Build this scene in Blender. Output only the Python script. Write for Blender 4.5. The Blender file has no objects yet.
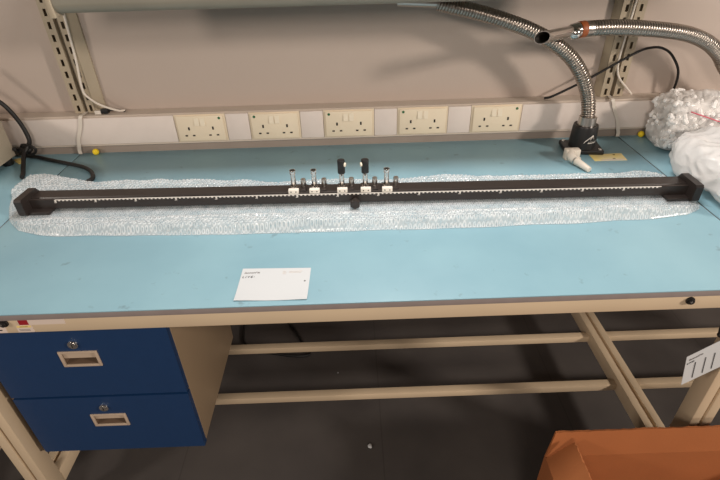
import bpy, bmesh, math, random
from mathutils import Vector, Matrix, noise
random.seed(7)
C = bpy.context.scene.collection
PI = math.pi

# ------------------------------------------------------------------ materials
def lin(c):
    return tuple((v/255/12.92 if v/255 <= .04045 else ((v/255+.055)/1.055)**2.4) for v in c)
MATS = {}
def mat(name, rgb, rough=.5, metal=0., var=0., vscale=8., bump=0., bscale=200., spec=.5, vcol=None, coat=0.):
    if name in MATS: return MATS[name]
    m = bpy.data.materials.new(name); m.use_nodes = True
    nt = m.node_tree; b = nt.nodes['Principled BSDF']
    c = lin(rgb)
    b.inputs['Base Color'].default_value = (*c, 1)
    b.inputs['Roughness'].default_value = rough
    b.inputs['Metallic'].default_value = metal
    b.inputs['Specular IOR Level'].default_value = spec
    b.inputs['Coat Weight'].default_value = coat
    tc = nt.nodes.new('ShaderNodeTexCoord')
    if var > 0:
        n = nt.nodes.new('ShaderNodeTexNoise'); n.inputs['Scale'].default_value = vscale
        n.inputs['Detail'].default_value = 6
        r = nt.nodes.new('ShaderNodeValToRGB')
        c2 = lin(vcol) if vcol else tuple(v*(1-var) for v in c)
        c1 = tuple(min(1, v*(1+var*.5)) for v in c)
        r.color_ramp.elements[0].position = .3; r.color_ramp.elements[1].position = .7
        r.color_ramp.elements[0].color = (*c2, 1); r.color_ramp.elements[1].color = (*c1, 1)
        nt.links.new(tc.outputs['Object'], n.inputs['Vector'])
        nt.links.new(n.outputs['Fac'], r.inputs['Fac'])
        nt.links.new(r.outputs['Color'], b.inputs['Base Color'])
    if bump > 0:
        n2 = nt.nodes.new('ShaderNodeTexNoise'); n2.inputs['Scale'].default_value = bscale
        n2.inputs['Detail'].default_value = 4
        bp = nt.nodes.new('ShaderNodeBump'); bp.inputs['Strength'].default_value = bump
        bp.inputs['Distance'].default_value = .002
        nt.links.new(tc.outputs['Object'], n2.inputs['Vector'])
        nt.links.new(n2.outputs['Fac'], bp.inputs['Height'])
        nt.links.new(bp.outputs['Normal'], b.inputs['Normal'])
    MATS[name] = m
    return m

def scuffs(m):
    nt = m.node_tree; b = nt.nodes['Principled BSDF']; src = b.inputs['Base Color'].links[0].from_socket
    tc = nt.nodes.new('ShaderNodeTexCoord'); n = nt.nodes.new('ShaderNodeTexNoise'); n.inputs['Scale'].default_value = 34; n.inputs['Detail'].default_value = 5
    r = nt.nodes.new('ShaderNodeMapRange'); r.inputs[1].default_value = .66; r.inputs[2].default_value = .74; r.inputs[3].default_value = 0; r.inputs[4].default_value = .35
    mx = nt.nodes.new('ShaderNodeMixRGB'); mx.inputs[2].default_value = (.09,.10,.11,1)
    nt.links.new(tc.outputs['Object'], n.inputs['Vector']); nt.links.new(n.outputs['Fac'], r.inputs[0]); nt.links.new(r.outputs[0], mx.inputs[0])
    nt.links.new(src, mx.inputs[1]); nt.links.new(mx.outputs[0], b.inputs['Base Color'])

def film(name, rgb, alpha, rough=.15, trans=.5, bump=0., bscale=60.):
    """thin plastic film: part clear, part milky, glossy"""
    m = bpy.data.materials.new(name); m.use_nodes = True
    nt = m.node_tree
    for n in list(nt.nodes): nt.nodes.remove(n)
    out = nt.nodes.new('ShaderNodeOutputMaterial')
    p = nt.nodes.new('ShaderNodeBsdfPrincipled')
    p.inputs['Base Color'].default_value = (*lin(rgb), 1); p.inputs['Roughness'].default_value = rough
    tl = nt.nodes.new('ShaderNodeBsdfTranslucent'); tl.inputs['Color'].default_value = (*lin(rgb), 1)
    tr = nt.nodes.new('ShaderNodeBsdfTransparent')
    m1 = nt.nodes.new('ShaderNodeMixShader'); m1.inputs[0].default_value = trans
    m2 = nt.nodes.new('ShaderNodeMixShader'); m2.inputs[0].default_value = alpha
    nt.links.new(p.outputs[0], m1.inputs[1]); nt.links.new(tl.outputs[0], m1.inputs[2])
    nt.links.new(tr.outputs[0], m2.inputs[1]); nt.links.new(m1.outputs[0], m2.inputs[2])
    nt.links.new(m2.outputs[0], out.inputs['Surface'])
    if bump > 0:
        tc = nt.nodes.new('ShaderNodeTexCoord')
        n2 = nt.nodes.new('ShaderNodeTexNoise'); n2.inputs['Scale'].default_value = bscale; n2.inputs['Detail'].default_value = 3
        bp = nt.nodes.new('ShaderNodeBump'); bp.inputs['Strength'].default_value = bump; bp.inputs['Distance'].default_value = .01
        nt.links.new(tc.outputs['Object'], n2.inputs['Vector']); nt.links.new(n2.outputs['Fac'], bp.inputs['Height'])
        nt.links.new(bp.outputs['Normal'], p.inputs['Normal'])
    MATS[name] = m
    return m

M_WALL  = mat('painted_wall', (186,171,160), .8, var=.05, vscale=1.5, bump=.15, bscale=90)
M_MAT   = mat('blue_laminate', (140,177,189), .42, var=.07, vscale=5, vcol=(130,168,182), spec=.4)
scuffs(M_MAT)
M_CORE  = mat('grey_board_edge', (142,131,128), .7, var=.08, vscale=30)
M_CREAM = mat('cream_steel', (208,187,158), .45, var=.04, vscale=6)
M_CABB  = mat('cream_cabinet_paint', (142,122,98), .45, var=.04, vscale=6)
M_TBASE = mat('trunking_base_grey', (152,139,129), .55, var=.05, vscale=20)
M_UPR   = mat('cream_upright_paint', (174,160,138), .45, var=.05, vscale=6)
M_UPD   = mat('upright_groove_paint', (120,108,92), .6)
M_TRUNK = mat('trunking_cover_white', (226,214,206), .5, var=.03, vscale=25)
M_TRB   = mat('trunking_body', (202,189,176), .5, var=.03, vscale=20)
M_SOCK  = mat('ivory_plastic', (236,221,196), .35)
M_SOCKE = mat('ivory_plastic_surround', (229,212,186), .4)
M_SWI   = mat('switch_white', (240,228,206), .3)
M_DARK  = mat('dark_hole', (30,26,22), .8)
M_GREEN = mat('green_sticker', (40,100,58), .6)
M_BLUE  = mat('blue_drawer_paint', (20,52,92), .45, var=.04, vscale=40, bump=.08, bscale=400)
M_HAND  = mat('beige_handle_plastic', (186,166,146), .45)
M_HANDD = mat('handle_recess_shade', (112,90,72), .7)  # browner than the pull itself: shade inside the finger pocket, painted in
M_CHR   = mat('chrome', (225,222,218), .12, 1.)
M_STEEL = mat('brushed_steel', (196,190,184), .28, 1.)
M_HOSE  = mat('gooseneck_steel', (172,164,156), .3, 1.)
M_ORNG  = mat('orange_band', (150,80,40), .5)
M_BLACK = mat('black_anodised', (44,37,34), .42, var=.05, vscale=60)
M_RAILF = mat('black_brown_rail', (46,39,36), .36, var=.06, vscale=40)
M_BPL   = mat('black_plastic', (30,28,28), .4)
M_RUB   = mat('black_rubber', (22,20,20), .5)
M_WMARK = mat('white_print', (226,220,212), .6)
M_TAGW  = mat('white_carriage_label', (236,228,216), .5)
M_PAPER = mat('white_paper', (207,210,212), .7)
M_INK   = mat('grey_ink', (120,112,110), .8)
M_INKL  = mat('pale_ink', (214,210,207), .8)
M_INKD  = mat('dark_ink', (40,36,36), .8)
M_RED   = mat('red_sticker', (150,22,34), .5)
M_YEL   = mat('yellow_foam', (240,208,40), .7)
M_YLAB  = mat('yellow_label', (234,208,118), .5, var=.2, vscale=18, vcol=(232,220,186))
M_PALEY = mat('pale_yellow_label', (232,206,130), .5)
M_PALEW = mat('pale_sticker', (214,198,186), .5)
M_CARD  = mat('cardboard', (164,97,52), .85, var=.08, vscale=7, bump=.15, bscale=120)
M_CARDE = mat('cardboard_cut_edge', (120,74,44), .9, var=.4, vscale=160)
M_FOAM  = mat('white_packing_foam', (252,250,248), .6)
M_NOZ   = mat('offwhite_plastic', (214,204,190), .45)
M_SHELF = mat('grey_shelf_paint', (136,131,118), .4, var=.1, vscale=5)
M_DEV   = mat('beige_device_paint', (192,180,160), .5, var=.03, vscale=8, bump=.1, bscale=300)
M_WCAB  = mat('white_cable', (224,214,202), .45)
M_REDZ  = mat('red_zip', (206,84,104), .5)

# floor with tile seams
def floor_mat():
    m = bpy.data.materials.new('grey_vinyl_floor'); m.use_nodes = True
    nt = m.node_tree; b = nt.nodes['Principled BSDF']; b.inputs['Roughness'].default_value = .5
    b.inputs['Specular IOR Level'].default_value = .3
    tc = nt.nodes.new('ShaderNodeTexCoord')
    n = nt.nodes.new('ShaderNodeTexNoise'); n.inputs['Scale'].default_value = 4; n.inputs['Detail'].default_value = 9
    r = nt.nodes.new('ShaderNodeValToRGB')
    r.color_ramp.elements[0].position = .3; r.color_ramp.elements[1].position = .72
    r.color_ramp.elements[0].color = (*lin((76,72,71)), 1); r.color_ramp.elements[1].color = (*lin((92,87,84)), 1)
    br = nt.nodes.new('ShaderNodeTexBrick'); br.offset = 0; br.inputs['Scale'].default_value = 1
    br.inputs['Brick Width'].default_value = .6; br.inputs['Row Height'].default_value = 9
    br.inputs['Mortar Size'].default_value = .0022; br.inputs['Mortar Smooth'].default_value = .3
    br.inputs['Color1'].default_value = br.inputs['Color2'].default_value = (1, 1, 1, 1); br.inputs['Mortar'].default_value = (.8, .8, .8, 1)
    mp = nt.nodes.new('ShaderNodeMapping'); mp.inputs['Location'].default_value = (.54, .25, 0)
    mx = nt.nodes.new('ShaderNodeMixRGB'); mx.blend_type = 'MULTIPLY'; mx.inputs[0].default_value = 1
    nt.links.new(tc.outputs['Object'], n.inputs['Vector']); nt.links.new(n.outputs['Fac'], r.inputs['Fac'])
    nt.links.new(tc.outputs['Object'], mp.inputs['Vector']); nt.links.new(mp.outputs['Vector'], br.inputs['Vector'])
    nt.links.new(r.outputs['Color'], mx.inputs[1]); nt.links.new(br.outputs['Color'], mx.inputs[2])
    nt.links.new(mx.outputs['Color'], b.inputs['Base Color'])
    return m
M_FLOOR = floor_mat()

# ------------------------------------------------------------------ helpers
def W(o):
    m = o.matrix_basis.copy()
    return W(o.parent) @ m if o.parent else m

def tag(o, label, cat, group=None):
    o['label'] = label; o['category'] = cat
    if group: o['group'] = group
    return o

def thing(name, label, cat, loc=(0,0,0), rotz=0., group=None):
    o = bpy.data.objects.new(name, None); C.objects.link(o)
    o.location = loc; o.rotation_euler = (0, 0, rotz); o.empty_display_size = .05
    return tag(o, label, cat, group)

def copy_tree(o, parent=None):
    c = o.copy(); C.objects.link(c)
    if parent: c.parent = parent
    for ch in [x for x in bpy.data.objects if x.parent == o]:
        copy_tree(ch, c)
    return c

class MB:
    def __init__(s): s.bm = bmesh.new()
    def _add(s, verts, mtx=None):
        if mtx: bmesh.ops.transform(s.bm, matrix=mtx, verts=verts)
    def box(s, lo, hi, bev=0., rot=None, seg=2):
        t = bmesh.new()
        bmesh.ops.create_cube(t, size=1)
        c = [(a+b)/2 for a, b in zip(lo, hi)]; d = [abs(b-a) for a, b in zip(lo, hi)]
        bmesh.ops.scale(t, vec=d, verts=t.verts)
        if bev > 0:
            bmesh.ops.bevel(t, geom=list(t.edges), offset=min(bev, min(d)*.45), segments=seg, affect='EDGES', profile=.5)
        if rot: bmesh.ops.transform(t, matrix=rot, verts=t.verts)
        bmesh.ops.translate(t, vec=c, verts=t.verts)
        return s.merge(t)
    def merge(s, t):
        me = bpy.data.meshes.new('tmp'); t.to_mesh(me); t.free()
        s.bm.from_mesh(me); bpy.data.meshes.remove(me); return s
    def cyl(s, p0, p1, r0, r1=None, seg=24, bev=0.):
        r1 = r0 if r1 is None else r1
        p0, p1 = Vector(p0), Vector(p1); d = p1-p0
        t = bmesh.new()
        bmesh.ops.create_cone(t, cap_ends=True, segments=seg, radius1=r0, radius2=r1, depth=d.length)
        if bev > 0:
            es = [e for e in t.edges if abs(e.verts[0].co.z-e.verts[1].co.z) < 1e-6]
            bmesh.ops.bevel(t, geom=es, offset=bev, segments=2, affect='EDGES', profile=.5)
        q = Vector((0,0,1)).rotation_difference(d.normalized()).to_matrix().to_4x4()
        bmesh.ops.transform(t, matrix=Matrix.Translation((p0+p1)/2) @ q, verts=t.verts)
        return s.merge(t)
    def ball(s, c, r, sub=3, scale=(1,1,1)):
        t = bmesh.new(); bmesh.ops.create_icosphere(t, subdivisions=sub, radius=r)
        bmesh.ops.scale(t, vec=scale, verts=t.verts); bmesh.ops.translate(t, vec=c, verts=t.verts)
        return s.merge(t)
    def tube(s, pts, rad, seg=12, caps=True):
        """pts: dense list; rad: float or list"""
        pts = [Vector(p) for p in pts]; n = len(pts)
        rr = rad if isinstance(rad, (list, tuple)) else [rad]*n
        tang = [(pts[min(i+1, n-1)]-pts[max(i-1, 0)]).normalized() for i in range(n)]
        nrm = tang[0].orthogonal().normalized(); rings = []
        for i in range(n):
            nrm = (nrm - tang[i]*nrm.dot(tang[i])).normalized(); bn = tang[i].cross(nrm)
            rings.append([s.bm.verts.new(pts[i]+(nrm*math.cos(2*PI*k/seg)+bn*math.sin(2*PI*k/seg))*rr[i]) for k in range(seg)])
        for a, b in zip(rings, rings[1:]):
            for k in range(seg): s.bm.faces.new((a[k], a[(k+1) % seg], b[(k+1) % seg], b[k]))
        if caps:
            s.bm.faces.new(rings[0][::-1]); s.bm.faces.new(rings[-1])
        return s
    def prism(s, poly, axis, a, b):
        """poly: 2D outline; axis 'x','y','z' extruded from a to b"""
        def P(u, v, t): return {'x': (t, u, v), 'y': (u, t, v), 'z': (u, v, t)}[axis]
        A = [s.bm.verts.new(P(u, v, a)) for u, v in poly]; B = [s.bm.verts.new(P(u, v, b)) for u, v in poly]
        n = len(poly)
        for i in range(n): s.bm.faces.new((A[i], A[(i+1) % n], B[(i+1) % n], B[i]))
        s.bm.faces.new(A[::-1]); s.bm.faces.new(B)
        return s
    def lathe(s, prof, c, seg=32, axis=(0,0,1)):
        """prof list of (r,z)"""
        q = Vector((0,0,1)).rotation_difference(Vector(axis).normalized()).to_matrix()
        rings = [[s.bm.verts.new(Vector(c)+q @ Vector((r*math.cos(2*PI*k/seg), r*math.sin(2*PI*k/seg), z))) for k in range(seg)] for r, z in prof]
        for a, b in zip(rings, rings[1:]):
            for k in range(seg): s.bm.faces.new((a[k], a[(k+1) % seg], b[(k+1) % seg], b[k]))
        s.bm.faces.new(rings[0][::-1]); s.bm.faces.new(rings[-1])
        return s
    def quad(s, *p):
        s.bm.faces.new([s.bm.verts.new(q) for q in p]); return s
    def build(s, name, m, parent=None, angle=35, solid=None):
        bmesh.ops.recalc_face_normals(s.bm, faces=s.bm.faces)
        me = bpy.data.meshes.new(name)
        if parent: bmesh.ops.transform(s.bm, matrix=W(parent).inverted(), verts=s.bm.verts)
        s.bm.to_mesh(me); s.bm.free()
        for p in me.polygons: p.use_smooth = True
        me.set_sharp_from_angle(angle=math.radians(angle))
        me.materials.append(m)
        o = bpy.data.objects.new(name, me); C.objects.link(o)
        if parent: o.parent = parent
        return o

def spline(pts, n=12):
    P = [Vector(p) for p in pts]; P = [P[0]*2-P[1]]+P+[P[-1]*2-P[-2]]
    out = []
    for i in range(1, len(P)-2):
        for k in range(n):
            t = k/n; a, b, c, d = P[i-1:i+3]
            out.append(.5*((2*b)+(c-a)*t+(2*a-5*b+4*c-d)*t*t+(-a+3*b-3*c+d)*t**3))
    out.append(P[-2]); return out

def resample(pts, step):
    out = [pts[0].copy()]; acc = 0.
    for a, b in zip(pts, pts[1:]):
        L = (b-a).length; t = step-acc
        while t <= L and L > 0:
            out.append(a+(b-a)*(t/L)); t += step
        acc = (acc+L) % step if L else acc
    return out

def structure(o):
    o['kind'] = 'structure'; return o

def text(name, s, size, mtx, m, parent, italic=0., spacing=1., depth=.0002, sx=1.):
    cu = bpy.data.curves.new('lettering', 'FONT'); cu.body = s; cu.size = size; cu.shear = italic
    cu.space_character = spacing; cu.extrude = depth; cu.resolution_u = 3
    o = bpy.data.objects.new('tmp_text', cu); C.objects.link(o)
    dg = bpy.context.evaluated_depsgraph_get()
    me = bpy.data.meshes.new_from_object(o.evaluated_get(dg))
    bpy.data.objects.remove(o); bpy.data.curves.remove(cu)
    me.transform(W(parent).inverted() @ mtx @ Matrix.Diagonal((sx, 1, 1, 1)))
    me.materials.clear(); me.materials.append(m)
    t = bpy.data.objects.new(name, me); C.objects.link(t); t.parent = parent
    return t

# ------------------------------------------------------------------ camera
f, pi_, ro, ya = 487.86, math.radians(33.8327), math.radians(-1.6374), math.radians(.5846)
fw = Vector((math.sin(ya)*math.cos(pi_), math.cos(ya)*math.cos(pi_), -math.sin(pi_)))
r0 = Vector((math.cos(ya), -math.sin(ya), 0)); u0 = r0.cross(fw)
rv = math.cos(ro)*r0+math.sin(ro)*u0; uv = -math.sin(ro)*r0+math.cos(ro)*u0
cam = bpy.data.cameras.new('camera'); co = bpy.data.objects.new('camera', cam); C.objects.link(co)
co.matrix_world = Matrix(((rv.x, uv.x, -fw.x, 0), (rv.y, uv.y, -fw.y, 0), (rv.z, uv.z, -fw.z, 1.36), (0, 0, 0, 1)))
cam.sensor_width = 36; cam.lens = f*36/720; cam.clip_start = .01
bpy.context.scene.camera = co

# ------------------------------------------------------------------ setting
YW = 1.505
structure(MB().box((-2.6,-2.2,-.05), (2.6,YW,0)).build('floor', M_FLOOR))
structure(MB().box((-2.6,YW,-.05), (2.6,YW+.08,2.75)).build('wall_back', M_WALL))

# ------------------------------------------------------------------ workbenches
ZT = .75; YF = .700; YBK = 1.5
def leg_mb(x, y0, z1):
    # two slim uprights with a dark slot between them, and a levelling foot
    b = MB()
    b.box((x-.0265,y0,.012), (x-.0035,y0+.045,z1), .002)
    b.box((x+.0035,y0,.012), (x+.0265,y0+.045,z1), .002)
    b.box((x-.006,y0+.012,.014), (x+.006,y0+.04,z1))
    b.cyl((x,y0+.022,0), (x,y0+.022,.013), .02)
    return b
def bench(x0, x1, label, legs, rails, group):
    t = thing('workbench', label, 'workbench', ((x0+x1)/2, 1.1, 0), 0, None)
    w = MB().box((x0,YF,.7335), (x1,YBK,.7485), .001).build('worktop', M_CORE, t)
    MB().box((x0,YF-.0012,.7475), (x1,YBK,ZT), .0008).build('laminate', M_MAT, w)['label'] = 'pale blue laminate surface'
    ap = MB()
    ap.box((x0+.004,YF+.004,.698), (x1-.004,YF+.03,.7334), .002)
    ap.box((x0+.004,YBK-.05,.698), (x1-.004,YBK-.024,.7334), .002)
    ap.box((x0+.004,YF+.03,.698), (x0+.03,YBK-.05,.7334)); ap.box((x1-.03,YF+.03,.698), (x1-.004,YBK-.05,.7334))
    ap = ap.build('apron', M_CREAM, t)
    for x in legs:
        leg_mb(x, .7065, .698).build('leg', M_CREAM, t)
        leg_mb(x, 1.45, .698).build('leg', M_CREAM, t)
        b = MB()
        for s in (-1, 1):
            b.box((x+s*.016-.011,.7515,.112), (x+s*.016+.011,1.45,.16), .002)
        b.box((x-.006,.7515,.115), (x+.006,1.45,.146))
        b.build('side_rail', M_CREAM, t)
    for x0r, x1r in rails:
        MB().box((x0r,1.176,.118), (x1r,1.2,.142), .002).build('cross_rail', M_CREAM, t)
        MB().box((x0r,.972,.118), (x1r,.996,.142), .002).build('cross_rail', M_CREAM, t)
    return t, ap
bm_, ap_ = bench(-.8555, .8425, 'long workbench with pale blue top carrying the black rail, drawers under its left end', (-.828, .811), [(-.801, .784)], None)
bench(-1.9, -.8598, 'neighbouring blue-topped workbench at far left, under the beige box', (-1.78, -1.06), [], None)
bench(.8468, 1.9, 'neighbouring blue-topped workbench at far right, under the white packing bags', (1.78,), [(.848, 1.753)], None)
# studs and stickers on the front apron
for x, z in ((-.677,.7255), (.643,.7215)):
    b = MB().cyl((x,.705,z), (x,.7,z), .0085, bev=.001).cyl((x,.7,z), (x,.6965,z), .006, bev=.001)
    st = b.build('stud', M_BPL, bm_)
    MB().cyl((x-.0015,.6968,z+.001), (x-.0015,.6958,z+.001), .0022).build('stud_pin', M_CHR, st)
yf = .704
def sticker(x0, x1, z0, z1, m, label, d=.0006, name='sticker'):
    o = MB().box((x0,yf-d,z0), (x1,yf+.0005,z1)).build(name, m, bm_); o['label'] = label; return o
s1 = sticker(-.6515, -.562, .7185, .7332, M_PALEW, 'pale strip sticker with a red square at its left end')
MB().box((-.650,yf-.001,.7192), (-.632,yf-.0004,.7325)).build('red_square', M_RED, s1)
s2 = sticker(-.659, -.628, .7005, .7175, M_PALEW, 'small white sticker with a yellow strip along its top', .0007)
MB().box((-.6575,yf-.0011,.7125), (-.630,yf-.0005,.7172)).build('yellow_strip', M_PALEY, s2)
MB().box((-.652,yf-.0013,.7142), (-.636,yf-.0009,.7152)).build('printed_line', M_INKD, s2)
for k in range(2):
    MB().box((-.655,yf-.0011,.704+k*.003), (-.634,yf-.0006,.705+k*.003)).build('printed_line', M_INK, s2)
s3 = sticker(-.705, -.680, .7005, .7160, M_PALEW, 'white sticker at the left picture edge')
MB().box((-.700,yf-.0011,.706), (-.688,yf-.0005,.7085)).build('printed_line', M_INKD, s3)

# ------------------------------------------------------------------ drawer cabinet
cb = thing('drawer_cabinet', 'two-drawer blue and cream cabinet hung under the left end of the bench', 'cabinet', (-.59,.9,.29))
bd = MB()
bd.box((-.796,.743,.287), (-.779,1.09,.6975), .001); bd.box((-.397,.742,.287), (-.387,1.09,.6975), .001)
bd.box((-.779,.75,.287), (-.397,1.09,.297)); bd.box((-.779,1.08,.297), (-.397,1.09,.6975)); bd.box((-.779,.75,.69), (-.397,1.08,.6975))
bd.box((-.779,.752,.472), (-.397,1.08,.48))
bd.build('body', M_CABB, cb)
def drawer(z0, z1, zh0, zh1, zl):
    d = MB()
    # front panel with an opening for the recessed pull
    x0, x1, hx0, hx1 = -.7795, -.3885, -.624, -.547
    y0, y1 = .727, .7425
    for a, b, c, e in ((x0,hx0,z0,z1), (hx1,x1,z0,z1), (hx0,hx1,z0,zh0), (hx0,hx1,zh1,z1)):
        d.box((a,y0,c), (b,y1,e))
    d.box((x0+.012,y1,z0+.012), (x1-.012,1.06,z0+.018))
    dr = d.build('drawer', M_BLUE, cb)
    h = MB()
    fx0, fx1, fz0, fz1 = hx0-.002, hx1+.002, zh0-.002, zh1+.002
    for a, b, c, e in ((fx0,fx0+.006,fz0,fz1), (fx1-.006,fx1,fz0,fz1), (fx0+.006,fx1-.006,fz0,fz0+.006), (fx0+.006,fx1-.006,fz1-.006,fz1)):
        h.box((a,y0-.0025,c), (b,y0+.001,e), .0005)
    zm = zh0+.019
    h.box((hx0+.003,y0+.003,zm), (hx1-.003,y0+.0045,zh1-.003))
    ho = h.build('handle', M_HAND, dr); ho['label'] = 'beige recessed pull handle'
    sl = MB()
    sl.box((hx0+.003,y0+.022,zh0), (hx1-.003,y0+.024,zm+.012)); sl.box((hx0+.003,y0+.0015,zh0), (hx1-.003,y0+.022,zh0+.004)); sl.box((hx0+.003,y0+.0046,zm+.010), (hx1-.003,y0+.022,zm+.012))
    sl.box((hx0+.001,y0+.002,zh0), (hx0+.003,y0+.024,zm+.012)); sl.box((hx1-.003,y0+.002,zh0), (hx1-.001,y0+.024,zm+.012))
    sl.build('finger_slot', M_HANDD, ho)
    lx = -.586
    l = MB().cyl((lx,y0+.002,zl), (lx,y0-.004,zl), .0105, bev=.001).cyl((lx,y0-.004,zl), (lx,y0-.006,zl), .0075, bev=.0008).build('lock', M_CHR, dr)
    MB().box((lx-.001,y0-.0065,zl-.004), (lx+.001,y0-.0058,zl+.004)).build('keyhole', M_DARK, l)
drawer(.4805, .689, .578, .618, .640)
drawer(.278, .4735, .375, .413, .4385)

# ------------------------------------------------------------------ trunking and sockets
YT = 1.452
tk = thing('cable_trunking', 'long cream cable trunking running along the back of the benches', 'trunking', (0,1.477,ZT))
MB().prism([(YT+.012,.7735), (YW-.001,.7735), (YW-.001,.870), (YT+.003,.870), (YT+.001,.868), (YT+.001,.862), (YT+.006,.860), (YT+.006,.786), (YT-.002,.782), (YT-.003,.776), (YT,.7735)], 'x', -1.85, 1.85).build('body', M_TRB, tk)
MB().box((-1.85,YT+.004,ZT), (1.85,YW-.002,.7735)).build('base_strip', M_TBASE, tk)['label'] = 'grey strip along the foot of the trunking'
SX = [-.461+.226*k for k in range(5)]
edges = [(-1.075,SX[0]-.0785)]+[(SX[k]+.0785,SX[k+1]-.0785) for k in range(4)]+[(SX[4]+.0785,1.84)]
for a, b in edges:
    MB().box((a,YT-.0075,.7825), (b,YT-.0036,.8655), .0012).build('cover_plate', M_TRUNK, tk)['label'] = 'white blank cover strip'
MB().box((-1.84,YT-.0075,.7825), (-1.078,YT-.0036,.8655), .0012).build('cover_plate', M_SOCKE, tk)['label'] = 'beige blank cover'

def socket(x, label):
    t = thing('power_socket', label, 'socket', (x,YT,.8235), 0, 'double sockets along the trunking')
    z0, z1 = .7815, .8675
    y = YT+.002
    MB().box((x-.0775,y-.0095,z0), (x+.0775,y-.0055,z1), .0015).build('surround', M_SOCKE, t)
    p = MB().box((x-.071,y-.0145,z0+.004), (x+.071,y-.0095,z1-.004), .003)
    fp = p.build('face_plate', M_SOCK, t)
    yy = y-.0147
    for s in (-1, 1):
        cx = x+s*.0365
        for dx, dz, w, h in ((0,.0085,.0026,.0048), (-.0115,-.0135,.0038,.0022), (.0115,-.0135,.0038,.0022)):
            MB().box((cx+dx-w,yy-.0002,.8165+dz-h), (cx+dx+w,yy+.003,.8165+dz+h)).build('pin_opening', M_DARK, fp)
        sw = MB()
        sw.prism([(yy+.001,.8335), (yy-.004,.8345), (yy-.001,.8575), (yy+.001,.8575)], 'x', x+s*.0085-.0072, x+s*.0085+.0072)
        sw.build('switch', M_SWI, t)
    return t
SL = ['leftmost double socket on the trunking, green dot at its top right', 'second double socket from the left on the trunking, green dot at its top left',
      'middle one of the five double sockets, behind the black tipped posts', 'fourth double socket from the left on the trunking, green dot at its top left',
      'rightmost double socket on the trunking, nearest the gooseneck base, green dot at its top right']
for k, x in enumerate(SX):
    t = socket(x, SL[k])
    dx = .06 if k in (0, 4) else -.06
    MB().cyl((x+dx,YT-.0125,.856), (x+dx,YT-.0132,.856), .004).build('green_dot', M_GREEN, t)['label'] = 'round green sticker'

# ------------------------------------------------------------------ slotted uprights
def upright(sign, xc, label):
    """xc: centre of groove; flank on the +sign side"""
    t = thing('shelf_upright', label, 'shelf upright', (xc,1.49,.872), 0, 'slotted shelf uprights on the wall')
    z0, z1, pitch, sh, sw = .871, 2.2, .0335, .0185, .0085
    def strip(x0, x1, off):
        b = MB(); y0, y1 = 1.477, YW-.001
        xm = (x0+x1)/2; n = int((z1-z0)/pitch)
        for k in range(n+1):
            za = z0+k*pitch; zb = min(z1, za+pitch)
            sa = za+off; sb = sa+sh
            if sb > zb: sb = zb-.002
            b.box((x0,y0,za), (x1,y0+.002,sa)); b.box((x0,y0,sb), (x1,y0+.002,zb))
            b.box((x0,y0,sa), (xm-sw/2,y0+.002,sb)); b.box((xm+sw/2,y0,sa), (x1,y0+.002,sb))
        b.box((x0,y0+.002,z0), (x0+.002,y1,z1)); b.box((x1-.002,y0+.002,z0), (x1,y1,z1))
        b.box((x0+.002,y1-.002,z0), (x1-.002,y1,z1))
        return b.build('slotted_channel', M_UPR, t)
    strip(xc-.0345, xc-.006, .006); strip(xc+.006, xc+.0275 if sign > 0 else xc+.0345, .006)
    MB().box((xc-.0055,1.492,z0), (xc+.0055,YW-.0005,z1)).build('groove_plate', M_UPD, t)
    a = xc+sign*(.0285 if sign > 0 else .0355); b2 = a+sign*(.024 if sign > 0 else .011)
    MB().prism([(a,1.478), (b2,1.497), (b2,YW-.001), (a,YW-.001)], 'z', z0, z1).build('side_flank', M_UPR, t)['label'] = 'plain sloping flank'
upright(1, -.8085, 'cream slotted shelf upright on the wall at left, white cable against it')
upright(-1, .802, 'cream slotted shelf upright on the wall at right, behind the steel gooseneck')

# ------------------------------------------------------------------ overhead shelf
sh = thing('overhead_shelf', 'grey metal overhead shelf edge along the top, cream bracket at its left end', 'shelf', (0,1.43,1.2))
prof = [(1.20+.022*(1-math.cos(a)), 1.209-.022*math.sin(a)) for a in [PI/2*k/8 for k in range(9)]]
prof += [(1.24,1.187), (1.24,1.194), (1.212,1.212), (1.212,1.30), (1.476,1.30), (1.476,1.31), (1.20,1.31)]
MB().prism(prof, 'x', -.652, .80).build('shelf_panel', M_SHELF, sh)
MB().box((-.74,1.20,1.40), (.80,1.476,1.42), .002).build('upper_deck', M_SHELF, sh)
for xb in (-.745, .80): MB().prism([(1.20,1.40), (1.20,1.38), (1.474,1.29), (1.474,1.40)], 'x', xb-.003, xb+.003).build('deck_bracket', M_UPR, sh)
MB().box((-.664,1.196,1.180), (-.6525,1.24,1.33), .002).build('end_bracket', M_UPR, sh)['label'] = 'cream end bracket'
MB().box((-.664,1.24,1.25), (-.6525,1.476,1.30), .002).build('bracket_arm', M_UPR, sh)

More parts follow.
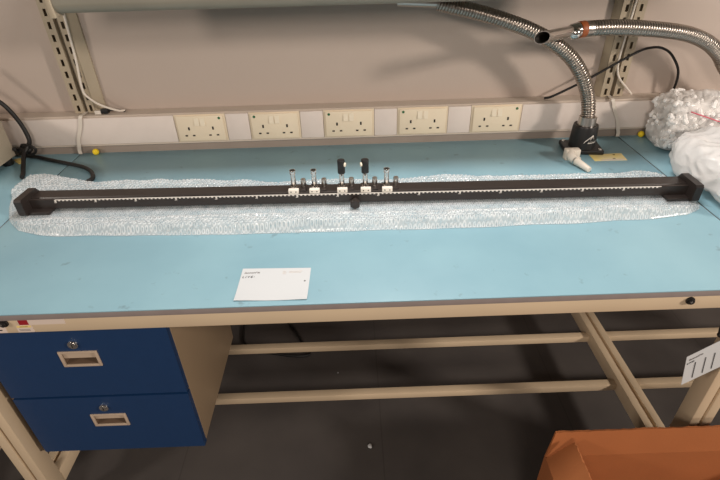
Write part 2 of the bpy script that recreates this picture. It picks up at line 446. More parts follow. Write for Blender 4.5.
# ------------------------------------------------------------------ gooseneck arms
def hose_mesh(pts, r, pitch=.0078):
    P = resample(spline(pts, 14), pitch/8)
    rr = [r*(1.02-.13*abs(math.sin(PI*i/8))**6) for i in range(len(P))]
    return MB().tube(P, rr, 22)
def gooseneck(label, base, rot, path, r, tipname):
    t = thing('gooseneck_arm', label, 'gooseneck arm', base)
    bx, by, bz = base
    R = Matrix.Rotation(rot, 4, 'Z')
    bp = MB().box((-.055,-.043,0), (.055,.043,.014), .004)
    bmesh.ops.transform(bp.bm, matrix=Matrix.Translation(base) @ R, verts=bp.bm.verts)
    bpo = bp.build('base_plate', M_BPL, t)
    for sx in (-1, 1):
        for sy in (-1, 1):
            p = Matrix.Translation(base) @ R @ Vector((sx*.044, sy*.033, .014))
            MB().lathe([(.0058,0), (.0052,.002), (.003,.0032)], p, 14).build('screw', M_CHR, bpo)
    MB().lathe([(.038,.014), (.037,.04), (.0355,.074), (.034,.079), (.026,.079)], base, 36).build('collar', M_BPL, t)
    MB().cyl((bx,by,bz+.07), (bx+.001,by+.002,bz+.102), .0262, .0245, 28).build('cuff', M_STEEL, t)
    hose_mesh(path, r).build('hose', M_HOSE, t)
    return t
g1 = gooseneck('steel gooseneck arm standing on the black collar base at the back of the bench', (.688,1.362,ZT), -.12,
  [(.689,1.366,.845), (.689,1.372,.867), (.680,1.38,.910), (.650,1.38,.967), (.607,1.38,1.017), (.549,1.38,1.058), (.483,1.38,1.090), (.413,1.38,1.115), (.345,1.385,1.135), (.280,1.390,1.150), (.235,1.395,1.161)], .0195, '')
MB().cyl((.238,1.395,1.1605), (.13,1.402,1.166), .0115, seg=24).build('end_pipe', M_STEEL, g1)['label'] = 'smooth steel end pipe'
# printed mark on the collar: a peak-shaped emblem with lettering under it
def on_collar(a, z, r=.0372): return Vector((.688+r*math.sin(a), 1.362-r*math.cos(a), ZT+z))
mk = MB()
def strip_on(pl, w):
    for (a0, z0), (a1, z1) in zip(pl, pl[1:]):
        for k in range(5):
            s0, s1_ = k/5, (k+1)/5
            A0, Z0, A1, Z1 = a0+(a1-a0)*s0, z0+(z1-z0)*s0, a0+(a1-a0)*s1_, z0+(z1-z0)*s1_
            mk.quad(on_collar(A0,Z0-w,.0385), on_collar(A1,Z1-w,.0385), on_collar(A1,Z1+w,.0385), on_collar(A0,Z0+w,.0385))
strip_on([(-.25,.040), (.0,.049), (.28,.058)], .0016); strip_on([(.10,.045), (.30,.057), (.40,.046)], .0016); strip_on([(-.25,.040), (-.33,.034)], .0013)
for a in (-.02, .10, .20, .33, .46, .58):
    strip_on([(a,.034), (a+.07,.040)], .001)
strip_on([(-.04,.034), (.66,.036)], .0007)
mk.build('emblem', M_WMARK, g1)['label'] = 'white printed emblem with lettering'

g2 = gooseneck('steel gooseneck arm reaching in from the right, with an open nozzle and orange band', (1.205,1.402,ZT), 0,
  [(1.206,1.404,.842), (1.200,1.404,.866), (1.165,1.403,.900), (1.120,1.402,.928), (1.072,1.401,.967), (1.034,1.40,1.009), (.988,1.395,1.040), (.927,1.385,1.064), (.857,1.370,1.079), (.765,1.355,1.091), (.677,1.340,1.098), (.623,1.335,1.098)], .0195, '')
MB().cyl((.625,1.3355,1.098), (.606,1.331,1.098), .0198, .0198, 26).build('end_sleeve', M_HOSE, g2)
MB().cyl((.608,1.3314,1.098), (.592,1.3284,1.097), .0203, seg=28, bev=.001).build('band', M_ORNG, g2)['label'] = 'orange band'
MB().cyl((.593,1.3286,1.0972), (.568,1.324,1.0945), .0195, .0165, 26, bev=.003).ball((.578,1.318,1.092), .0165).build('ball_joint', M_CHR, g2)
nz = MB()
a, b = Vector((.571,1.3245,1.0948)), Vector((.459,1.219,1.1035)); d = (b-a).normalized()
side = d.cross(Vector((0,0,1))).normalized(); up = side.cross(d)
qv = Vector((.1,-1,.45)); qv = (qv-d*qv.dot(d)).normalized()
def ringpt(s, r, k, n, slant):
    th = 2*PI*k/n
    off = side*(r*math.cos(th))+up*(r*math.sin(th))
    return a+d*(s+slant*off.dot(qv)/.0148)+off
n = 32; Ln = (b-a).length
prof2 = [(0,.0135,0), (.02,.0135,0), (Ln,.0142,-.014), (Ln,.0130,-.014), (.03,.012,0)]
rings = [[nz.bm.verts.new(ringpt(s, r, k, n, sl)) for k in range(n)] for s, r, sl in prof2]
for A, B in zip(rings, rings[1:]):
    for k in range(n): nz.bm.faces.new((A[k], A[(k+1) % n], B[(k+1) % n], B[k]))
nz.bm.faces.new(rings[0]); nz.bm.faces.new(rings[-1])
nz.build('nozzle', M_STEEL, g2)['label'] = 'polished open nozzle'
MB().cyl(a+d*.031, a+d*.04, .0117, seg=24).build('nozzle_bore', M_DARK, g2)

# ------------------------------------------------------------------ plastic elbow fitting, label, yellow balls
pf = thing('plastic_fitting', 'off-white plastic elbow fitting with spout, lying against the black gooseneck base', 'plastic fitting', (.642,1.29,ZT))
MB().box((.612,1.285,ZT), (.654,1.307,.782), .003).build('block', M_NOZ, pf)
MB().tube(resample(spline([(.628,1.293,.772), (.624,1.272,.768), (.632,1.25,.764)], 10), .003), .0125, 18).build('elbow', M_NOZ, pf)
MB().cyl((.628,1.256,.7645), (.648,1.205,.7585), .0105, .0078, 18, bev=.001).build('spout', M_NOZ, pf)
MB().lathe([(.0125,0), (.0125,.003), (.0105,.004)], (.6285,1.2545,.7643), 18, axis=(.02,-.051,-.006)).build('collar_ring', M_STEEL, pf)

lb = MB().prism([(.697,1.321), (.794,1.323), (.789,1.275), (.696,1.276)][::-1], 'z', ZT, ZT+.0008).build('warning_label', M_YLAB)
tag(lb, 'yellow paper label stuck on the blue top in front of the gooseneck base', 'label')
for x, y, w, h in ((.768,1.314,.006,.005), (.757,1.288,.007,.004)):
    MB().box((x-w/2,y-h/2,ZT+.0008), (x+w/2,y+h/2,ZT+.0011)).build('printed_mark', M_INKD, lb)
MB().box((.715,1.277,ZT+.0008), (.784,1.283,ZT+.0011)).build('pale_strip', M_PALEW, lb)

for x, y, l in ((-.803,1.4415,'yellow ball on the bench beside the left trunking strap'), (.911,1.4415,'yellow ball on the bench left of the packing bags')):
    b = MB().ball((x,y,.7595), .0098, 3).build('yellow_ball', M_YEL); tag(b, l, 'ball', 'yellow balls by the trunking')

# ------------------------------------------------------------------ straps over the trunking
def strap(x0, x1, x2, label, nm):
    pts = [(x0+.004,1.4905,.873), (x0,1.462,.8735), (x0-.001,1.443,.8715), (x0*.6+x1*.4,1.442,.84), (x1,1.442,.806), (x1*.4+x2*.6,1.442,.779), (x2,1.4455,.765), (x2,1.4445,.7525)]
    P = spline(pts, 8); b = MB(); w = .0055
    L = [b.bm.verts.new(p+Vector((-w,0,0))) for p in P]; R = [b.bm.verts.new(p+Vector((w,0,0))) for p in P]
    off = Vector((0,-.0016,.0008))
    L2 = [b.bm.verts.new(p+Vector((-w,0,0))+off) for p in P]; R2 = [b.bm.verts.new(p+Vector((w,0,0))+off) for p in P]
    for i in range(len(P)-1):
        for A, B in ((L,R), (R,R2), (R2,L2), (L2,L)): b.bm.faces.new((A[i], B[i], B[i+1], A[i+1]))
    for i in (0, -1): b.bm.faces.new((L[i], R[i], R2[i], L2[i]))
    tag(b.build('strap', M_WCAB), label, 'strap', 'white straps over the trunking')
strap(-.812, -.840, -.853, 'white strap over the trunking below the left shelf upright', 1)
strap(.793, .823, .838, 'white strap over the trunking below the right shelf upright', 1)

# ------------------------------------------------------------------ cables on wall
wc = thing('white_cable', 'white cable with plug hanging down the left shelf upright', 'cable', (-.76,1.46,.875))
MB().tube(spline([(-.772,1.468,1.22), (-.775,1.468,1.146), (-.7835,1.468,1.03), (-.792,1.466,.95), (-.785,1.466,.925), (-.755,1.466,.899), (-.71,1.468,.880), (-.69,1.475,.877)], 10), .0034, 10).build('lead', M_WCAB, wc)
MB().tube(spline([(-.69,1.475,.8745), (-.72,1.472,.881), (-.742,1.467,.880), (-.748,1.466,.879)], 8), .0035, 10).build('tail', M_RUB, wc)['label'] = 'black lead'
R = Matrix.Rotation(.35, 4, 'Y')
MB().box((-.757,1.458,.873), (-.735,1.472,.887), .002).build('plug', M_RUB, wc)['label'] = 'black plug body'
MB().box((-.776,1.459,.8715), (-.7572,1.471,.8825), .001).build('plug_tip', M_WCAB, wc)['label'] = 'white plug end'

bcb = MB().tube(spline([(.592,1.470,.8745), (.612,1.466,.880), (.66,1.462,.905), (.717,1.462,.935), (.79,1.462,.978), (.845,1.462,1.008), (.876,1.462,1.016), (.901,1.462,1.015), (.928,1.462,1.004), (.950,1.462,.985), (.972,1.462,.956), (.981,1.462,.93), (.984,1.465,.90), (.985,1.474,.8745)], 12), .0036, 10).build('black_cable', M_RUB)
tag(bcb, 'thin black cable arching across the wall beside the right shelf upright', 'cable')
wcb = MB().tube(spline([(.80,1.468,1.20), (.795,1.470,1.05), (.793,1.470,.983), (.800,1.470,.945), (.813,1.470,.924), (.838,1.470,.900), (.861,1.472,.878)], 10), .003, 10).build('white_cable', M_WCAB)
tag(wcb, 'short white cable running down the right shelf upright', 'cable')

# ------------------------------------------------------------------ beige box device at left and its cables
dv = thing('instrument_box', 'beige metal box instrument at the left edge on the neighbouring bench', 'instrument', (-1.2,1.3,ZT))
MB().box((-1.40,1.20,.772), (-1.024,1.405,.93), .004).build('case', M_DEV, dv)
for x in (-1.38, -1.045):
    for y in (1.22, 1.385): MB().cyl((x,y,ZT), (x,y,.7725), .014, .016, 18, bev=.002).build('foot', M_RUB, dv)

pc = thing('power_cable', 'thick black cable knotted beside the beige box and trailing over the blue top', 'cable', (-.98,1.4,ZT))
MB().tube(spline([(-1.12,1.38,1.05), (-1.06,1.40,.985), (-1.013,1.415,.934), (-.994,1.42,.898), (-.982,1.423,.854), (-.977,1.42,.813), (-.985,1.413,.795), (-.992,1.394,.779), (-.978,1.348,.759), (-.957,1.308,.757), (-.945,1.280,.757)], 12), .0062, 14).build('lead', M_RUB, pc)
cl = MB()
cl.ball((-1.000,1.418,.783), .017, 3, (1.3,.8,.75)); cl.tube(spline([(-1.01,1.418,.79), (-.998,1.412,.802), (-.975,1.41,.799), (-.963,1.41,.787), (-.972,1.41,.774), (-.992,1.412,.770)], 8), .0038, 10)
cl.build('cable_knot', M_RUB, pc)
b = MB(); b.box((-1.046,1.396,.7512), (-1.0,1.414,.754), .0005, Matrix.Rotation(-.75, 4, 'Z')); b.build('yellow_tag', M_PALEY, pc)['label'] = 'yellow tag'
MB().tube(spline([(-1.0175,1.398,.795), (-1.022,1.422,.777), (-1.020,1.434,.7585), (-.975,1.421,.757), (-.926,1.397,.757), (-.827,1.352,.757), (-.785,1.328,.757), (-.757,1.300,.757), (-.738,1.268,.757), (-.736,1.250,.757), (-.742,1.236,.757)], 12), .0058, 14).build('lead', M_RUB, pc)

# cable on the floor
fc = MB().tube(spline([(-.46,1.46,.006), (-.455,1.42,.006), (-.445,1.36,.006), (-.425,1.322,.006), (-.395,1.298,.006), (-.334,1.285,.006), (-.27,1.270,.006), (-.221,1.264,.006), (-.190,1.268,.006), (-.188,1.285,.006), (-.214,1.325,.006), (-.25,1.40,.006), (-.283,1.45,.006)], 10), .005, 10).build('floor_cable', M_RUB)
tag(fc, 'black cable looping on the floor under the bench, behind the rear cross rail', 'cable')

# ------------------------------------------------------------------ bubble wrap
ANG = math.atan2(-.039, 1.657); CX, CY = .005, 1.078
def rail_y(x): return CY+math.tan(ANG)*(x-CX)
FRONT = [(-.93,1.235), (-.915,1.175), (-.885,1.105), (-.85,1.045), (-.80,.998), (-.74,.974), (-.69,.966), (-.36,.952), (0,.945), (.334,.944), (.687,.952), (.78,.966), (.825,.99), (.838,1.01)]
BACK = [(-.93,1.262), (-.915,1.272), (-.86,1.275), (-.80,1.238), (-.70,1.218), (-.43,1.216), (-.15,1.188), (.236,1.186), (.78,1.165), (.838,1.13)]
def interp(tab, x):
    if x <= tab[0][0]: return tab[0][1]
    for (a, b), (c, d) in zip(tab, tab[1:]):
        if x <= c:
            t = (x-a)/(c-a); return b+(d-b)*t
    return tab[-1][1]
def wrap_xy(x, v):
    a, b = interp(FRONT, x), interp(BACK, x)
    nz_ = .006*noise.noise(Vector((x*9, v*2, 3.1)))
    return a+(b-a)*v + nz_*(1 if v < .5 else 1.3)
def sstep(a, b, x):
    t = max(0, min(1, (x-a)/(b-a))); return t*t*(3-2*t)
PB = .0105; BUBS = []
def wrap_z(x, y, v, ex):
    base = .7525
    edge = sstep(0, .05, v)*sstep(0, .05, 1-v)*sstep(0, .02, ex)
    yr = rail_y(x)
    front = sstep(yr-.054, yr-.095, y); back = sstep(yr+.050, yr+.09, y)
    h = .004+.019*front*(1+.35*noise.noise(Vector((x*7, y*10, 1)))) + .012*back*(1+.5*noise.noise(Vector((x*6, y*12, 5))))
    if x < -.72: h += .03*back*sstep(-.72, -.84, x)*sstep(.02, .25, ex)
    h += (front+back)*.0045*noise.noise(Vector((x*22, y*30, 9)))
    # ridge line along the folded front half
    fy = yr-.095+.008*noise.noise(Vector((x*5, 0, 2)))
    h -= .006*front*math.exp(-((y-fy)/.006)**2)
    clamp = 1-max(front, back)
    # bubbles, hexagonal
    ry = round(y/(PB*.866)); off = .5 if int(ry) % 2 else 0.
    rx = round(x/PB-off)+off
    best = 1.
    for dj in (-1, 0, 1):
        jj = ry+dj; o2 = .5 if int(jj) % 2 else 0.
        ii = round(x/PB-o2)+o2
        jx = math.sin(ii*12.9898+jj*78.233)*43758.5; jx -= math.floor(jx); jy = math.sin(ii*39.3+jj*11.1)*23421.6; jy -= math.floor(jy)
        dd = math.hypot(x-(ii+(jx-.5)*.22)*PB, y-(jj+(jy-.5)*.22)*PB*.866)*(.9+.5*jx*jy)
        best = min(best, dd)
    bub = math.sqrt(max(0, 1-(best/(PB*.47))**2))*.0032
    z = base+max(h, .001)*edge + bub*edge
    if clamp > .001:
        z = min(z, .7565+.03*(1-clamp))
    BUBS.append(1-min(1, best/(PB*.47)))
    return max(z, .7512)
bw = MB(); NX, NV = 700, 110
xs = [-.93+(1.768)*i/NX for i in range(NX+1)]
top = []; bot = []
for x in xs:
    ex = min(x+.93, .838-x); ct = []; cb2 = []
    for j in range(NV+1):
        v = j/NV; y = wrap_xy(x, v); z = wrap_z(x, y, v, ex)
        ct.append(bw.bm.verts.new((x,y,z)))
    top.append(ct)
for i in range(NX):
    for j in range(NV):
        bw.bm.faces.new((top[i][j], top[i+1][j], top[i+1][j+1], top[i][j+1]))
# lower sheet, coarser
for i in range(0, NX+1, 10):
    col = []
    for j in range(0, NV+1, 10):
        v = j/NV; col.append(bw.bm.verts.new((xs[i], wrap_xy(xs[i], v), .7507)))
    bot.append(col)
for i in range(len(bot)-1):
    for j in range(len(bot[0])-1):
        bw.bm.faces.new((bot[i][j], bot[i][j+1], bot[i+1][j+1], bot[i+1][j]))
M_BUB = film('bubble_film', (248,248,248), .5, .08, .2)
# bubble tops clear, their welded rims and flanks milky
_nt = M_BUB.node_tree
_at = _nt.nodes.new('ShaderNodeAttribute'); _at.attribute_name = 'bubble'
_rp = _nt.nodes.new('ShaderNodeValToRGB'); _e = _rp.color_ramp.elements
_e[0].position = 0; _e[0].color = (.36,)*3+(1,)
_e[1].position = 1; _e[1].color = (.2,)*3+(1,)
for _p, _v in ((.12,.42), (.30,.80), (.5,.6), (.7,.2)):
    _k = _e.new(_p); _k.color = (_v,)*3+(1,)
_nt.links.new(_at.outputs['Fac'], _rp.inputs[0])
_mx = [n for n in _nt.nodes if n.type == 'MIX_SHADER' and n.outputs[0].links and n.outputs[0].links[0].to_node.type == 'OUTPUT_MATERIAL'][0]
_tc = _nt.nodes.new('ShaderNodeTexCoord')
_no = _nt.nodes.new('ShaderNodeTexNoise'); _no.inputs['Scale'].default_value = 38; _no.inputs['Detail'].default_value = 3
_m1 = _nt.nodes.new('ShaderNodeMapRange'); _m1.inputs[1].default_value = .35; _m1.inputs[2].default_value = .65; _m1.inputs[3].default_value = .62; _m1.inputs[4].default_value = 1.
_m2 = _nt.nodes.new('ShaderNodeMath'); _m2.operation = 'MULTIPLY'
_nt.links.new(_tc.outputs['Object'], _no.inputs['Vector']); _nt.links.new(_no.outputs['Fac'], _m1.inputs[0])
_nt.links.new(_rp.outputs[0], _m2.inputs[0]); _nt.links.new(_m1.outputs[0], _m2.inputs[1])
_nt.links.new(_m2.outputs[0], _mx.inputs[0])
bwo = bw.build('bubble_wrap', M_BUB, angle=80)
_a = bwo.data.attributes.new('bubble', 'FLOAT', 'POINT')
_a.data.foreach_set('value', BUBS+[0.]*(len(bwo.data.vertices)-len(BUBS)))
tag(bwo, 'long strip of clear bubble wrap spread under the black rail', 'bubble wrap')

# ------------------------------------------------------------------ optical rail
def rail_point(x, dy, z):    # local along-rail x (from centre), dy across
    return Matrix.Translation((CX,CY,0)) @ Matrix.Rotation(ANG, 4, 'Z') @ Vector((x,dy,z))
RZ0 = .7575
rl = thing('optical_rail', 'long black optical bench rail with white scale lying on bubble wrap', 'optical rail', (CX,CY,RZ0), ANG)
def local(b):
    bmesh.ops.transform(b.bm, matrix=Matrix.Translation((CX,CY,0)) @ Matrix.Rotation(ANG, 4, 'Z'), verts=b.bm.verts); return b
HL = .8285
yf_, yb_ = -.019, .031
prof = [(yf_,.7655), (yf_+.002,.763), (yb_-.002,.763), (yb_,.7655), (yb_-.008,.777), (yb_,.788), (yb_-.001,.790), (yf_+.012,.790), (yf_+.010,.7865), (yf_+.0055,.7865), (yf_+.0045,.790), (yf_,.789)]
local(MB().prism(prof, 'x', -HL+.012, HL-.012)).build('rail_body', M_RAILF, rl)
def plate(s):
    b = MB(); y0, y1, z0, z1 = -.047, .041, RZ0, .803; c = .014
    poly = [(y0+.006,z0), (y1-.006,z0), (y1,z0+.008), (y1,z1-.026), (y1-.020,z1), (y0+.004,z1), (y0,z1-.005), (y0,z0+.006)]
    xa, xb = (HL-.018, HL) if s > 0 else (-HL, -HL+.018)
    b.prism(poly, 'x', xa, xb)
    # foot bar running inwards along the base
    xi, xo = (HL-.07, HL-.018) if s > 0 else (-HL+.018, -HL+.07)
    b.box((xi,y0+.008,z0), (xo,y1-.01,z0+.0075), .001)
    return local(b).build('end_plate', M_BLACK, rl)
plate(1); plate(-1)
sc_ = MB()
ys = yf_-.0004
n = 149
for k in range(n):
    x = -.745+k*.01
    h = .0052 if k % 10 == 0 else .0028
    sc_.box((x-.0022,ys-.0003,.7879-h), (x+.0022,ys+.0008,.7879))
sc_.box((-.745,yf_-.0007,.7878), (.745,yf_+.0012,.7892))
for k in range(0, n, 10):
    x = -.745+k*.01
    sc_.box((x-.004,ys-.0003,.7805), (x+.002,ys+.0008,.7815))
local(sc_).build('scale', M_WMARK, rl)['label'] = 'white millimetre scale'
kn = MB()
kn.cyl((-.003,yf_,.770), (-.003,yf_-.016,.769), .007, seg=16)
kn.cyl((-.003,yf_-.013,.7705), (-.003,yf_-.026,.7705), .0132, seg=6, bev=.0015)
local(kn).build('clamp_knob', M_BLACK, rl)

def carriage(x, z_top, label, tip):
    """x along the rail; tip: None or +-1 for the side of the white rim"""
    p = rail_point(x, .006, .790)
    t = thing('rail_carriage', label, 'rail carriage', p, ANG, 'post carriages on the rail')
    A = Matrix.Translation((CX,CY,0)) @ Matrix.Rotation(ANG, 4, 'Z')
    def L(b): bmesh.ops.transform(b.bm, matrix=A, verts=b.bm.verts); return b
    L(MB().box((x-.0135,-.0075,.790), (x+.030,.028,.7935), .0012)).build('slider', M_RAILF, t)
    lp = L(MB().box((x-.0125,-.0185,.7902), (x+.0125,-.0075,.8008), .0008)).build('label_plate', M_TAGW, t)
    for s in (-1, 1): L(MB().cyl((x+s*.006,-.0182,.7955), (x+s*.006,-.0193,.7955), .0015, seg=12)).build('screw', M_DARK, lp)
    ps = MB().cyl((x-.001,.006,.7935), (x-.001,.006,z_top), .0062, seg=24, bev=.0008)
    ps.cyl((x-.001,.006,.7935), (x-.001,.006,.797), .0078, seg=24, bev=.0008)
    if tip is None: ps.cyl((x-.001,.006,z_top-.010), (x-.001,.006,z_top), .0078, seg=24, bev=.0012)
    L(ps).build('post', M_CHR, t)
    if tip is None:
        L(MB().cyl((x-.001,.006,z_top-.001), (x-.001,.006,z_top+.0004), .005, seg=20)).build('post_bore', M_DARK, t)
    else:
        h = L(MB().cyl((x-.001,.006,z_top-.0005), (x-.001,.006,z_top+.034), .0092, seg=28, bev=.001)).build('holder', M_BPL, t)
        h['label'] = 'black cylindrical holder'
        L(MB().cyl((x-.001+tip*.0075,.002,z_top+.023), (x-.001+tip*.0115,.001,z_top+.023), .0052, seg=20, bev=.001)).build('lens_rim', M_SWI, h)['label'] = 'white rim on its side'
    kb = MB().cyl((x+.0225,.012,.7935), (x+.0225,.012,.800), .0035, seg=16)
    kb.lathe([(.0062,.7985), (.0066,.8005), (.0066,.813), (.0058,.8155)], (x+.0225,.012,0), 14)
    L(kb).build('knob', M_STEEL, t)
lab = ['leftmost carriage on the rail, bare steel post', 'second carriage from the left on the rail, bare steel post', 'left one of the two carriages with a black holder on its post',
       'right one of the two carriages with a black holder on its post', 'rightmost carriage on the rail, bare steel post']
for x, zt, l, tp in ((-.1535,.843,lab[0],None), (-.102,.843,lab[1],None), (-.0337,.833,lab[2],1), (.0241,.833,lab[3],-1), (.0767,.842,lab[4],None)):
    carriage(x, zt, l, tp)

# ------------------------------------------------------------------ papers
pp = MB()
cor = [(-.237,.817), (-.095,.812), (-.097,.711), (-.237,.714)]
nu = 12
for side_z in (0,):
    g = []
    for i in range(nu+1):
        row = []
        for j in range(nu+1):
            u, v = i/nu, j/nu
            x = (cor[0][0]*(1-u)+cor[1][0]*u)*(1-v)+(cor[3][0]*(1-u)+cor[2][0]*u)*v
            y = (cor[0][1]*(1-u)+cor[1][1]*u)*(1-v)+(cor[3][1]*(1-u)+cor[2][1]*u)*v
            z = ZT+.0006+.0035*max(0, v-.6)**2*4*(.6+.4*math.cos(u*6))
            row.append((x,y,z))
        g.append(row)
    V = [[pp.bm.verts.new(p) for p in r] for r in g]; V2 = [[pp.bm.verts.new((p[0],p[1],p[2]-.0004)) for p in r] for r in g]
    for i in range(nu):
        for j in range(nu):
            pp.bm.faces.new((V[i][j], V[i+1][j], V[i+1][j+1], V[i][j+1])); pp.bm.faces.new((V2[i][j], V2[i][j+1], V2[i+1][j+1], V2[i+1][j]))
ppo = pp.build('note_sheet', M_PAPER); tag(ppo, 'white printed note sheet lying flat near the front edge of the blue top', 'paper')
T = lambda x, y: Matrix.Translation((x,y,ZT+.0009))
text('heading', 'lonnonf in', .0078, T(-.2315,.799), M_INK, ppo, .35, 1.0)
text('heading_line', 'LIVE:', .0085, T(-.2335,.785), M_INKD, ppo, .15, 1.45)
for x0_, x1_, y_ in ((-.1525,-.1455,.803), (-.1525,-.1445,.799), (-.1525,-.1455,.795), (-.139,-.112,.802), (-.139,-.114,.798)):
    MB().box((x0_,y_-.0011,ZT+.0009), (x1_,y_+.0011,ZT+.0012)).build('small_print', M_INKL, ppo)
MB().box((-.1065,.7675,ZT+.0009), (-.1035,.7705,ZT+.0012)).build('ink_dot', M_INKD, ppo)

hp = thing('hanging_note', 'white note sheet hanging tilted from the bench front edge at the right', 'paper', (.73,.682,.6))
MH = Matrix.Translation((.670,.6795,.588)) @ Matrix.Rotation(math.radians(40.0), 4, 'Y').inverted() if False else None
TL, TR, BL = Vector((.670,.6795,.588)), Vector((.7805,.6795,.6815)), Vector((.689,.6795,.499))
TR = Vector((.670,.6795,.588))+Vector((.0505,0,.0432)).normalized()*.146
BL = Vector((.688,.6795,.501)); BR = BL+(TR-TL)
sh_ = MB(); th = Vector((0,.0007,0))
V = [sh_.bm.verts.new(p) for p in (TL,TR,BR,BL)]; V2 = [sh_.bm.verts.new(p+th) for p in (TL,TR,BR,BL)]
sh_.bm.faces.new(V); sh_.bm.faces.new(V2[::-1])
for i in range(4): sh_.bm.faces.new((V[i], V[(i+1) % 4], V2[(i+1) % 4], V2[i]))
sheet = sh_.build('sheet', M_PAPER, hp)
ex_ = (TR-TL).normalized(); ez_ = (TL-BL).normalized()
def onsheet(u, v):   # metres right of the top-left corner, metres down
    o = TL+ex_*u-ez_*v-Vector((0,.0006,0))
    return Matrix(((ex_.x, ez_.x, 0, o.x), (ex_.y, ez_.y, -1, o.y), (ex_.z, ez_.z, 0, o.z), (0,0,0,1)))
text('heading', 'lonnonf in', .0072, onsheet(.006, .016), M_INK, sheet, .35, 1.0)
text('heading_line', 'LIVE:', .0066, onsheet(.003, .026), M_INKD, sheet, .15, 1.2)
for u in (.0225, .044, .063):
    a0 = TL+ex_*u-ez_*.031-Vector((0,.0006,0)); a1 = TL+ex_*(u-.0005)-ez_*.079-Vector((0,.0006,0))
    MB().tube([a0, a0*.5+a1*.5, a1], .0007, 6).build('ink_stroke', M_INKD, sheet)
MB().tube(spline([(.728,.683,.640), (.722,.686,.643), (.720,.69,.655), (.723,.694,.680), (.724,.696,.693)], 8), .003, 8).ball((.722,.686,.642), .006, 2).build('hook', M_RUB, hp)['label'] = 'dark wire hook'

# ------------------------------------------------------------------ cardboard box
bx = thing('cardboard_box', 'open brown cardboard box on the floor at the lower right', 'box', (.7,.46,0))
X0, X1, Y0, Y1, ZB = .423, 1.0, .30, .655, .298; w = .005
bb = MB()
bb.box((X0,Y0,0), (X1,Y1,w)); bb.box((X0,Y0,w), (X0+w,Y1,ZB)); bb.box((X1-w,Y0,w), (X1,Y1,ZB)); bb.box((X0+w,Y0,w), (X1-w,Y0+w,ZB)); bb.box((X0+w,Y1-w,w), (X1-w,Y1,ZB))
bb.build('body', M_CARD, bx)
def flap(P0, P1, P2, P3, nv, name='flap'):
    b = MB(); o = Vector(nv)*w
    P = [Vector(p) for p in (P0,P1,P2,P3)]
    # subdivided with a slightly worn outer edge
    N = 60; A = []; 
    rows = 10
    for s_ in (0, 1):
        g = []
        for i in range(N+1):
            u = i/N; r = []
            for j in range(rows+1):
                v = j/rows
                p = (P[0]*(1-u)+P[1]*u)*(1-v)+(P[3]*(1-u)+P[2]*u)*v
                if j == rows: p = p+(P[3]-P[0]).normalized()*.0022*noise.noise(Vector((u*60, s_*3, P0[0])))
                p = p + o*s_ + Vector(nv)*.0015*noise.noise(Vector((u*3, v*1.5, 4+P0[1])))
                r.append(b.bm.verts.new(p))
            g.append(r)
        A.append(g)
    for i in range(N):
        for j in range(rows):
            for s_ in (0, 1): b.bm.faces.new((A[s_][i][j], A[s_][i+1][j], A[s_][i+1][j+1], A[s_][i][j+1]))
        b.bm.faces.new((A[0][i][rows], A[0][i+1][rows], A[1][i+1][rows], A[1][i][rows])); b.bm.faces.new((A[0][i][0], A[0][i+1][0], A[1][i+1][0], A[1][i][0]))
    for j in range(rows):
        for i in (0, N): b.bm.faces.new((A[0][i][j], A[0][i][j+1], A[1][i][j+1], A[1][i][j]))
    return b.build(name, M_CARD, bx)
flap((X0,Y1-w,ZB+.0005), (X1,Y1-w,ZB+.0005), (X1-.004,Y1+.012,ZB+.068), (X0+.018,Y1+.012,ZB+.068), (0,.97,-.2))
flap((X0,Y1-.008,ZB+.0005), (X0,Y0+.004,ZB+.0005), (X0+.052,Y0+.006,ZB+.064), (X0+.052,Y1-.010,ZB+.064), (.78,0,-.62))

# ------------------------------------------------------------------ packing bags
def pillow(cx, cy, cz, hx, hy, hz, rotz, tilt, e, noise_amp, nscale, seed, sub=6, crumple=0.):
    t = bmesh.new(); bmesh.ops.create_icosphere(t, subdivisions=sub, radius=1)
    for v in t.verts:
        d = v.co.normalized()
        den = (abs(d.x)**e+abs(d.y)**e+abs(d.z)**e)**(1/e)
        p = Vector((d.x/den*hx, d.y/den*hy, d.z/den*hz))
        q = p*nscale+Vector((seed, seed*2, 0))
        k = noise.noise(q)*.6+noise.noise(q*2.1)*.3
        if crumple: k += crumple*(1-2*abs(noise.noise(q*1.7+Vector((5,1,2)))))+crumple*.5*(1-2*abs(noise.noise(q*3.9)))
        p += d*noise_amp*k
        v.co = p
    M = Matrix.Translation((cx,cy,cz)) @ Matrix.Rotation(rotz, 4, 'Z') @ Matrix.Rotation(tilt, 4, 'Y')
    bmesh.ops.transform(t, matrix=M, verts=t.verts)
    for v in t.verts: v.co.z = max(v.co.z, ZT+.0005)
    return t, M
M_BAG1 = film('milky_bag_film', (246,244,242), .82, .2, .12, .3, 45)
M_BAG2 = film('clear_bag_film', (250,248,246), .45, .12, .2, .2, 30)
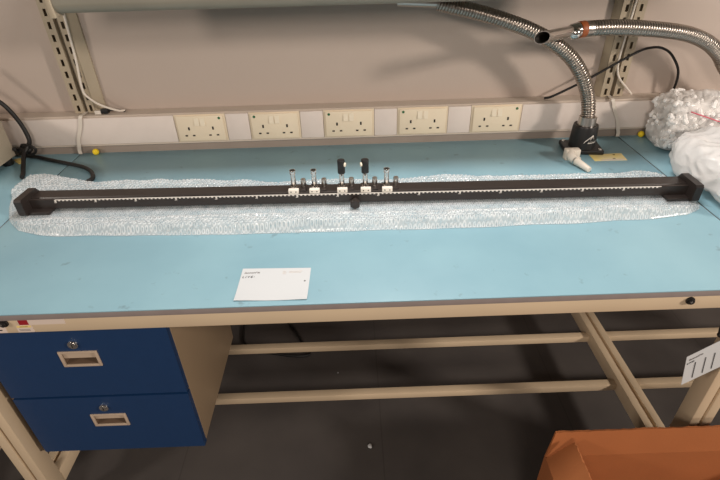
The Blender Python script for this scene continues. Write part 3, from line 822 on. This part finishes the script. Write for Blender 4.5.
# upper bag: clear film over packing strips
ub = thing('packing_bag', 'clear bag of white packing pieces with a red zip line, leaning on the trunking', 'packing bag', (1.08,1.31,ZT))
t, Mb = pillow(1.005, 1.366, .829, .104, .060, .077, -.03, 0, 7, .008, 16, 3, 6)
MB().merge(t).build('bag_film', M_BAG2, ub, 80)
pk = MB(); Mi = Mb.inverted()
cnt = 0
for k in range(3000):
    d = Vector((random.uniform(-1,1), random.uniform(-1,1), random.uniform(-1,1)))
    if max(abs(d.x), abs(d.y), abs(d.z)) < .6: continue
    if cnt > 760: break
    c = Mb @ Vector((d.x*.096, d.y*.054, d.z*.068))
    if c.z < ZT+.012 or c.y > 1.44: continue
    ax = Vector((random.uniform(-1,1), random.uniform(-1,1), random.uniform(-1,1))).normalized(); L = random.uniform(.008,.014)
    r = random.uniform(.0055,.0072)
    a, b = c-ax*L, c+ax*L
    if min(a.z, b.z) < ZT+.010 or max(a.y, b.y) > 1.436: continue
    bend = ax.orthogonal()*.005
    pk.tube([a-ax*r*.5, a, c+bend, b, b+ax*r*.5], [r*.5, r, r*.95, r, r*.5], 7); cnt += 1
pko = pk.build('packing_pieces', M_FOAM, ub); pko['kind'] = 'stuff'
zp = MB()
zp.tube(spline([(.945,1.302,.878), (.975,1.300,.868), (1.00,1.298,.860), (1.03,1.296,.85), (1.07,1.300,.842)], 8), .0017, 8)
zp.build('zip_line', M_REDZ, ub)['label'] = 'thin red zip line'
# lower bag: milky crumpled
t, Mb2 = pillow(1.055, 1.085, .803, .195, .195, .055, .0, 0, 3.2, .02, 9, 11, 6, .55)
tag(MB().merge(t).build('foam_bag', M_BAG1, None, 80), 'crumpled milky white packing bag in front of the clear one, by the rail end', 'packing bag')

# ------------------------------------------------------------------ scraps on the floor
b = MB(); t = bmesh.new(); bmesh.ops.create_icosphere(t, subdivisions=2, radius=.007)
for v in t.verts: v.co *= 1+.4*noise.noise(v.co*200); v.co.z = v.co.z*.6+.005
bmesh.ops.translate(t, vec=(.022,.888,0), verts=t.verts)
tag(b.merge(t).build('paper_scrap', M_PAPER), 'tiny crumpled white scrap on the grey floor in front of the lower cross rail', 'scrap')
b = MB().box((-.082,1.181,0), (-.078,1.185,.002), .0005).build('paper_scrap', M_PAPER)
tag(b, 'white speck on the grey floor between the two cross rails', 'scrap')

# ------------------------------------------------------------------ light
w_ = bpy.data.worlds.new('world'); bpy.context.scene.world = w_; w_.use_nodes = True
bg = w_.node_tree.nodes['Background']; bg.inputs[0].default_value = (1, .86, .74, 1); bg.inputs[1].default_value = .13
def area(name, loc, target, sx, sy, power, col):
    l = bpy.data.lights.new(name, 'AREA'); l.shape = 'RECTANGLE'; l.size = sx; l.size_y = sy; l.energy = power; l.color = col
    o = bpy.data.objects.new(name, l); C.objects.link(o); o.location = loc
    o.rotation_euler = (Vector(target)-Vector(loc)).to_track_quat('-Z', 'Y').to_euler(); return o
WARM = (1, .88, .775)
area('bench_lamp', (.15,1.03,2.25), (.15,1.03,0), .7, .24, 17, (1,.97,.94))
area('room_lamp', (3.3,-.95,2.2), (.4,1.3,.9), .36, .36, 70, WARM)
area('room_lamp', (-3.0,-1.2,2.15), (-.4,1.3,.9), .4, .4, 26, WARM)
area('room_lamp', (-.2,-2.4,2.15), (0,1.3,.9), .9, .5, 30, WARM)

s = bpy.context.scene
s.view_settings.view_transform = 'Standard'; s.view_settings.look = 'None'; s.view_settings.gamma = 1
s.view_settings.use_curve_mapping = False; s.view_settings.exposure = 0.3
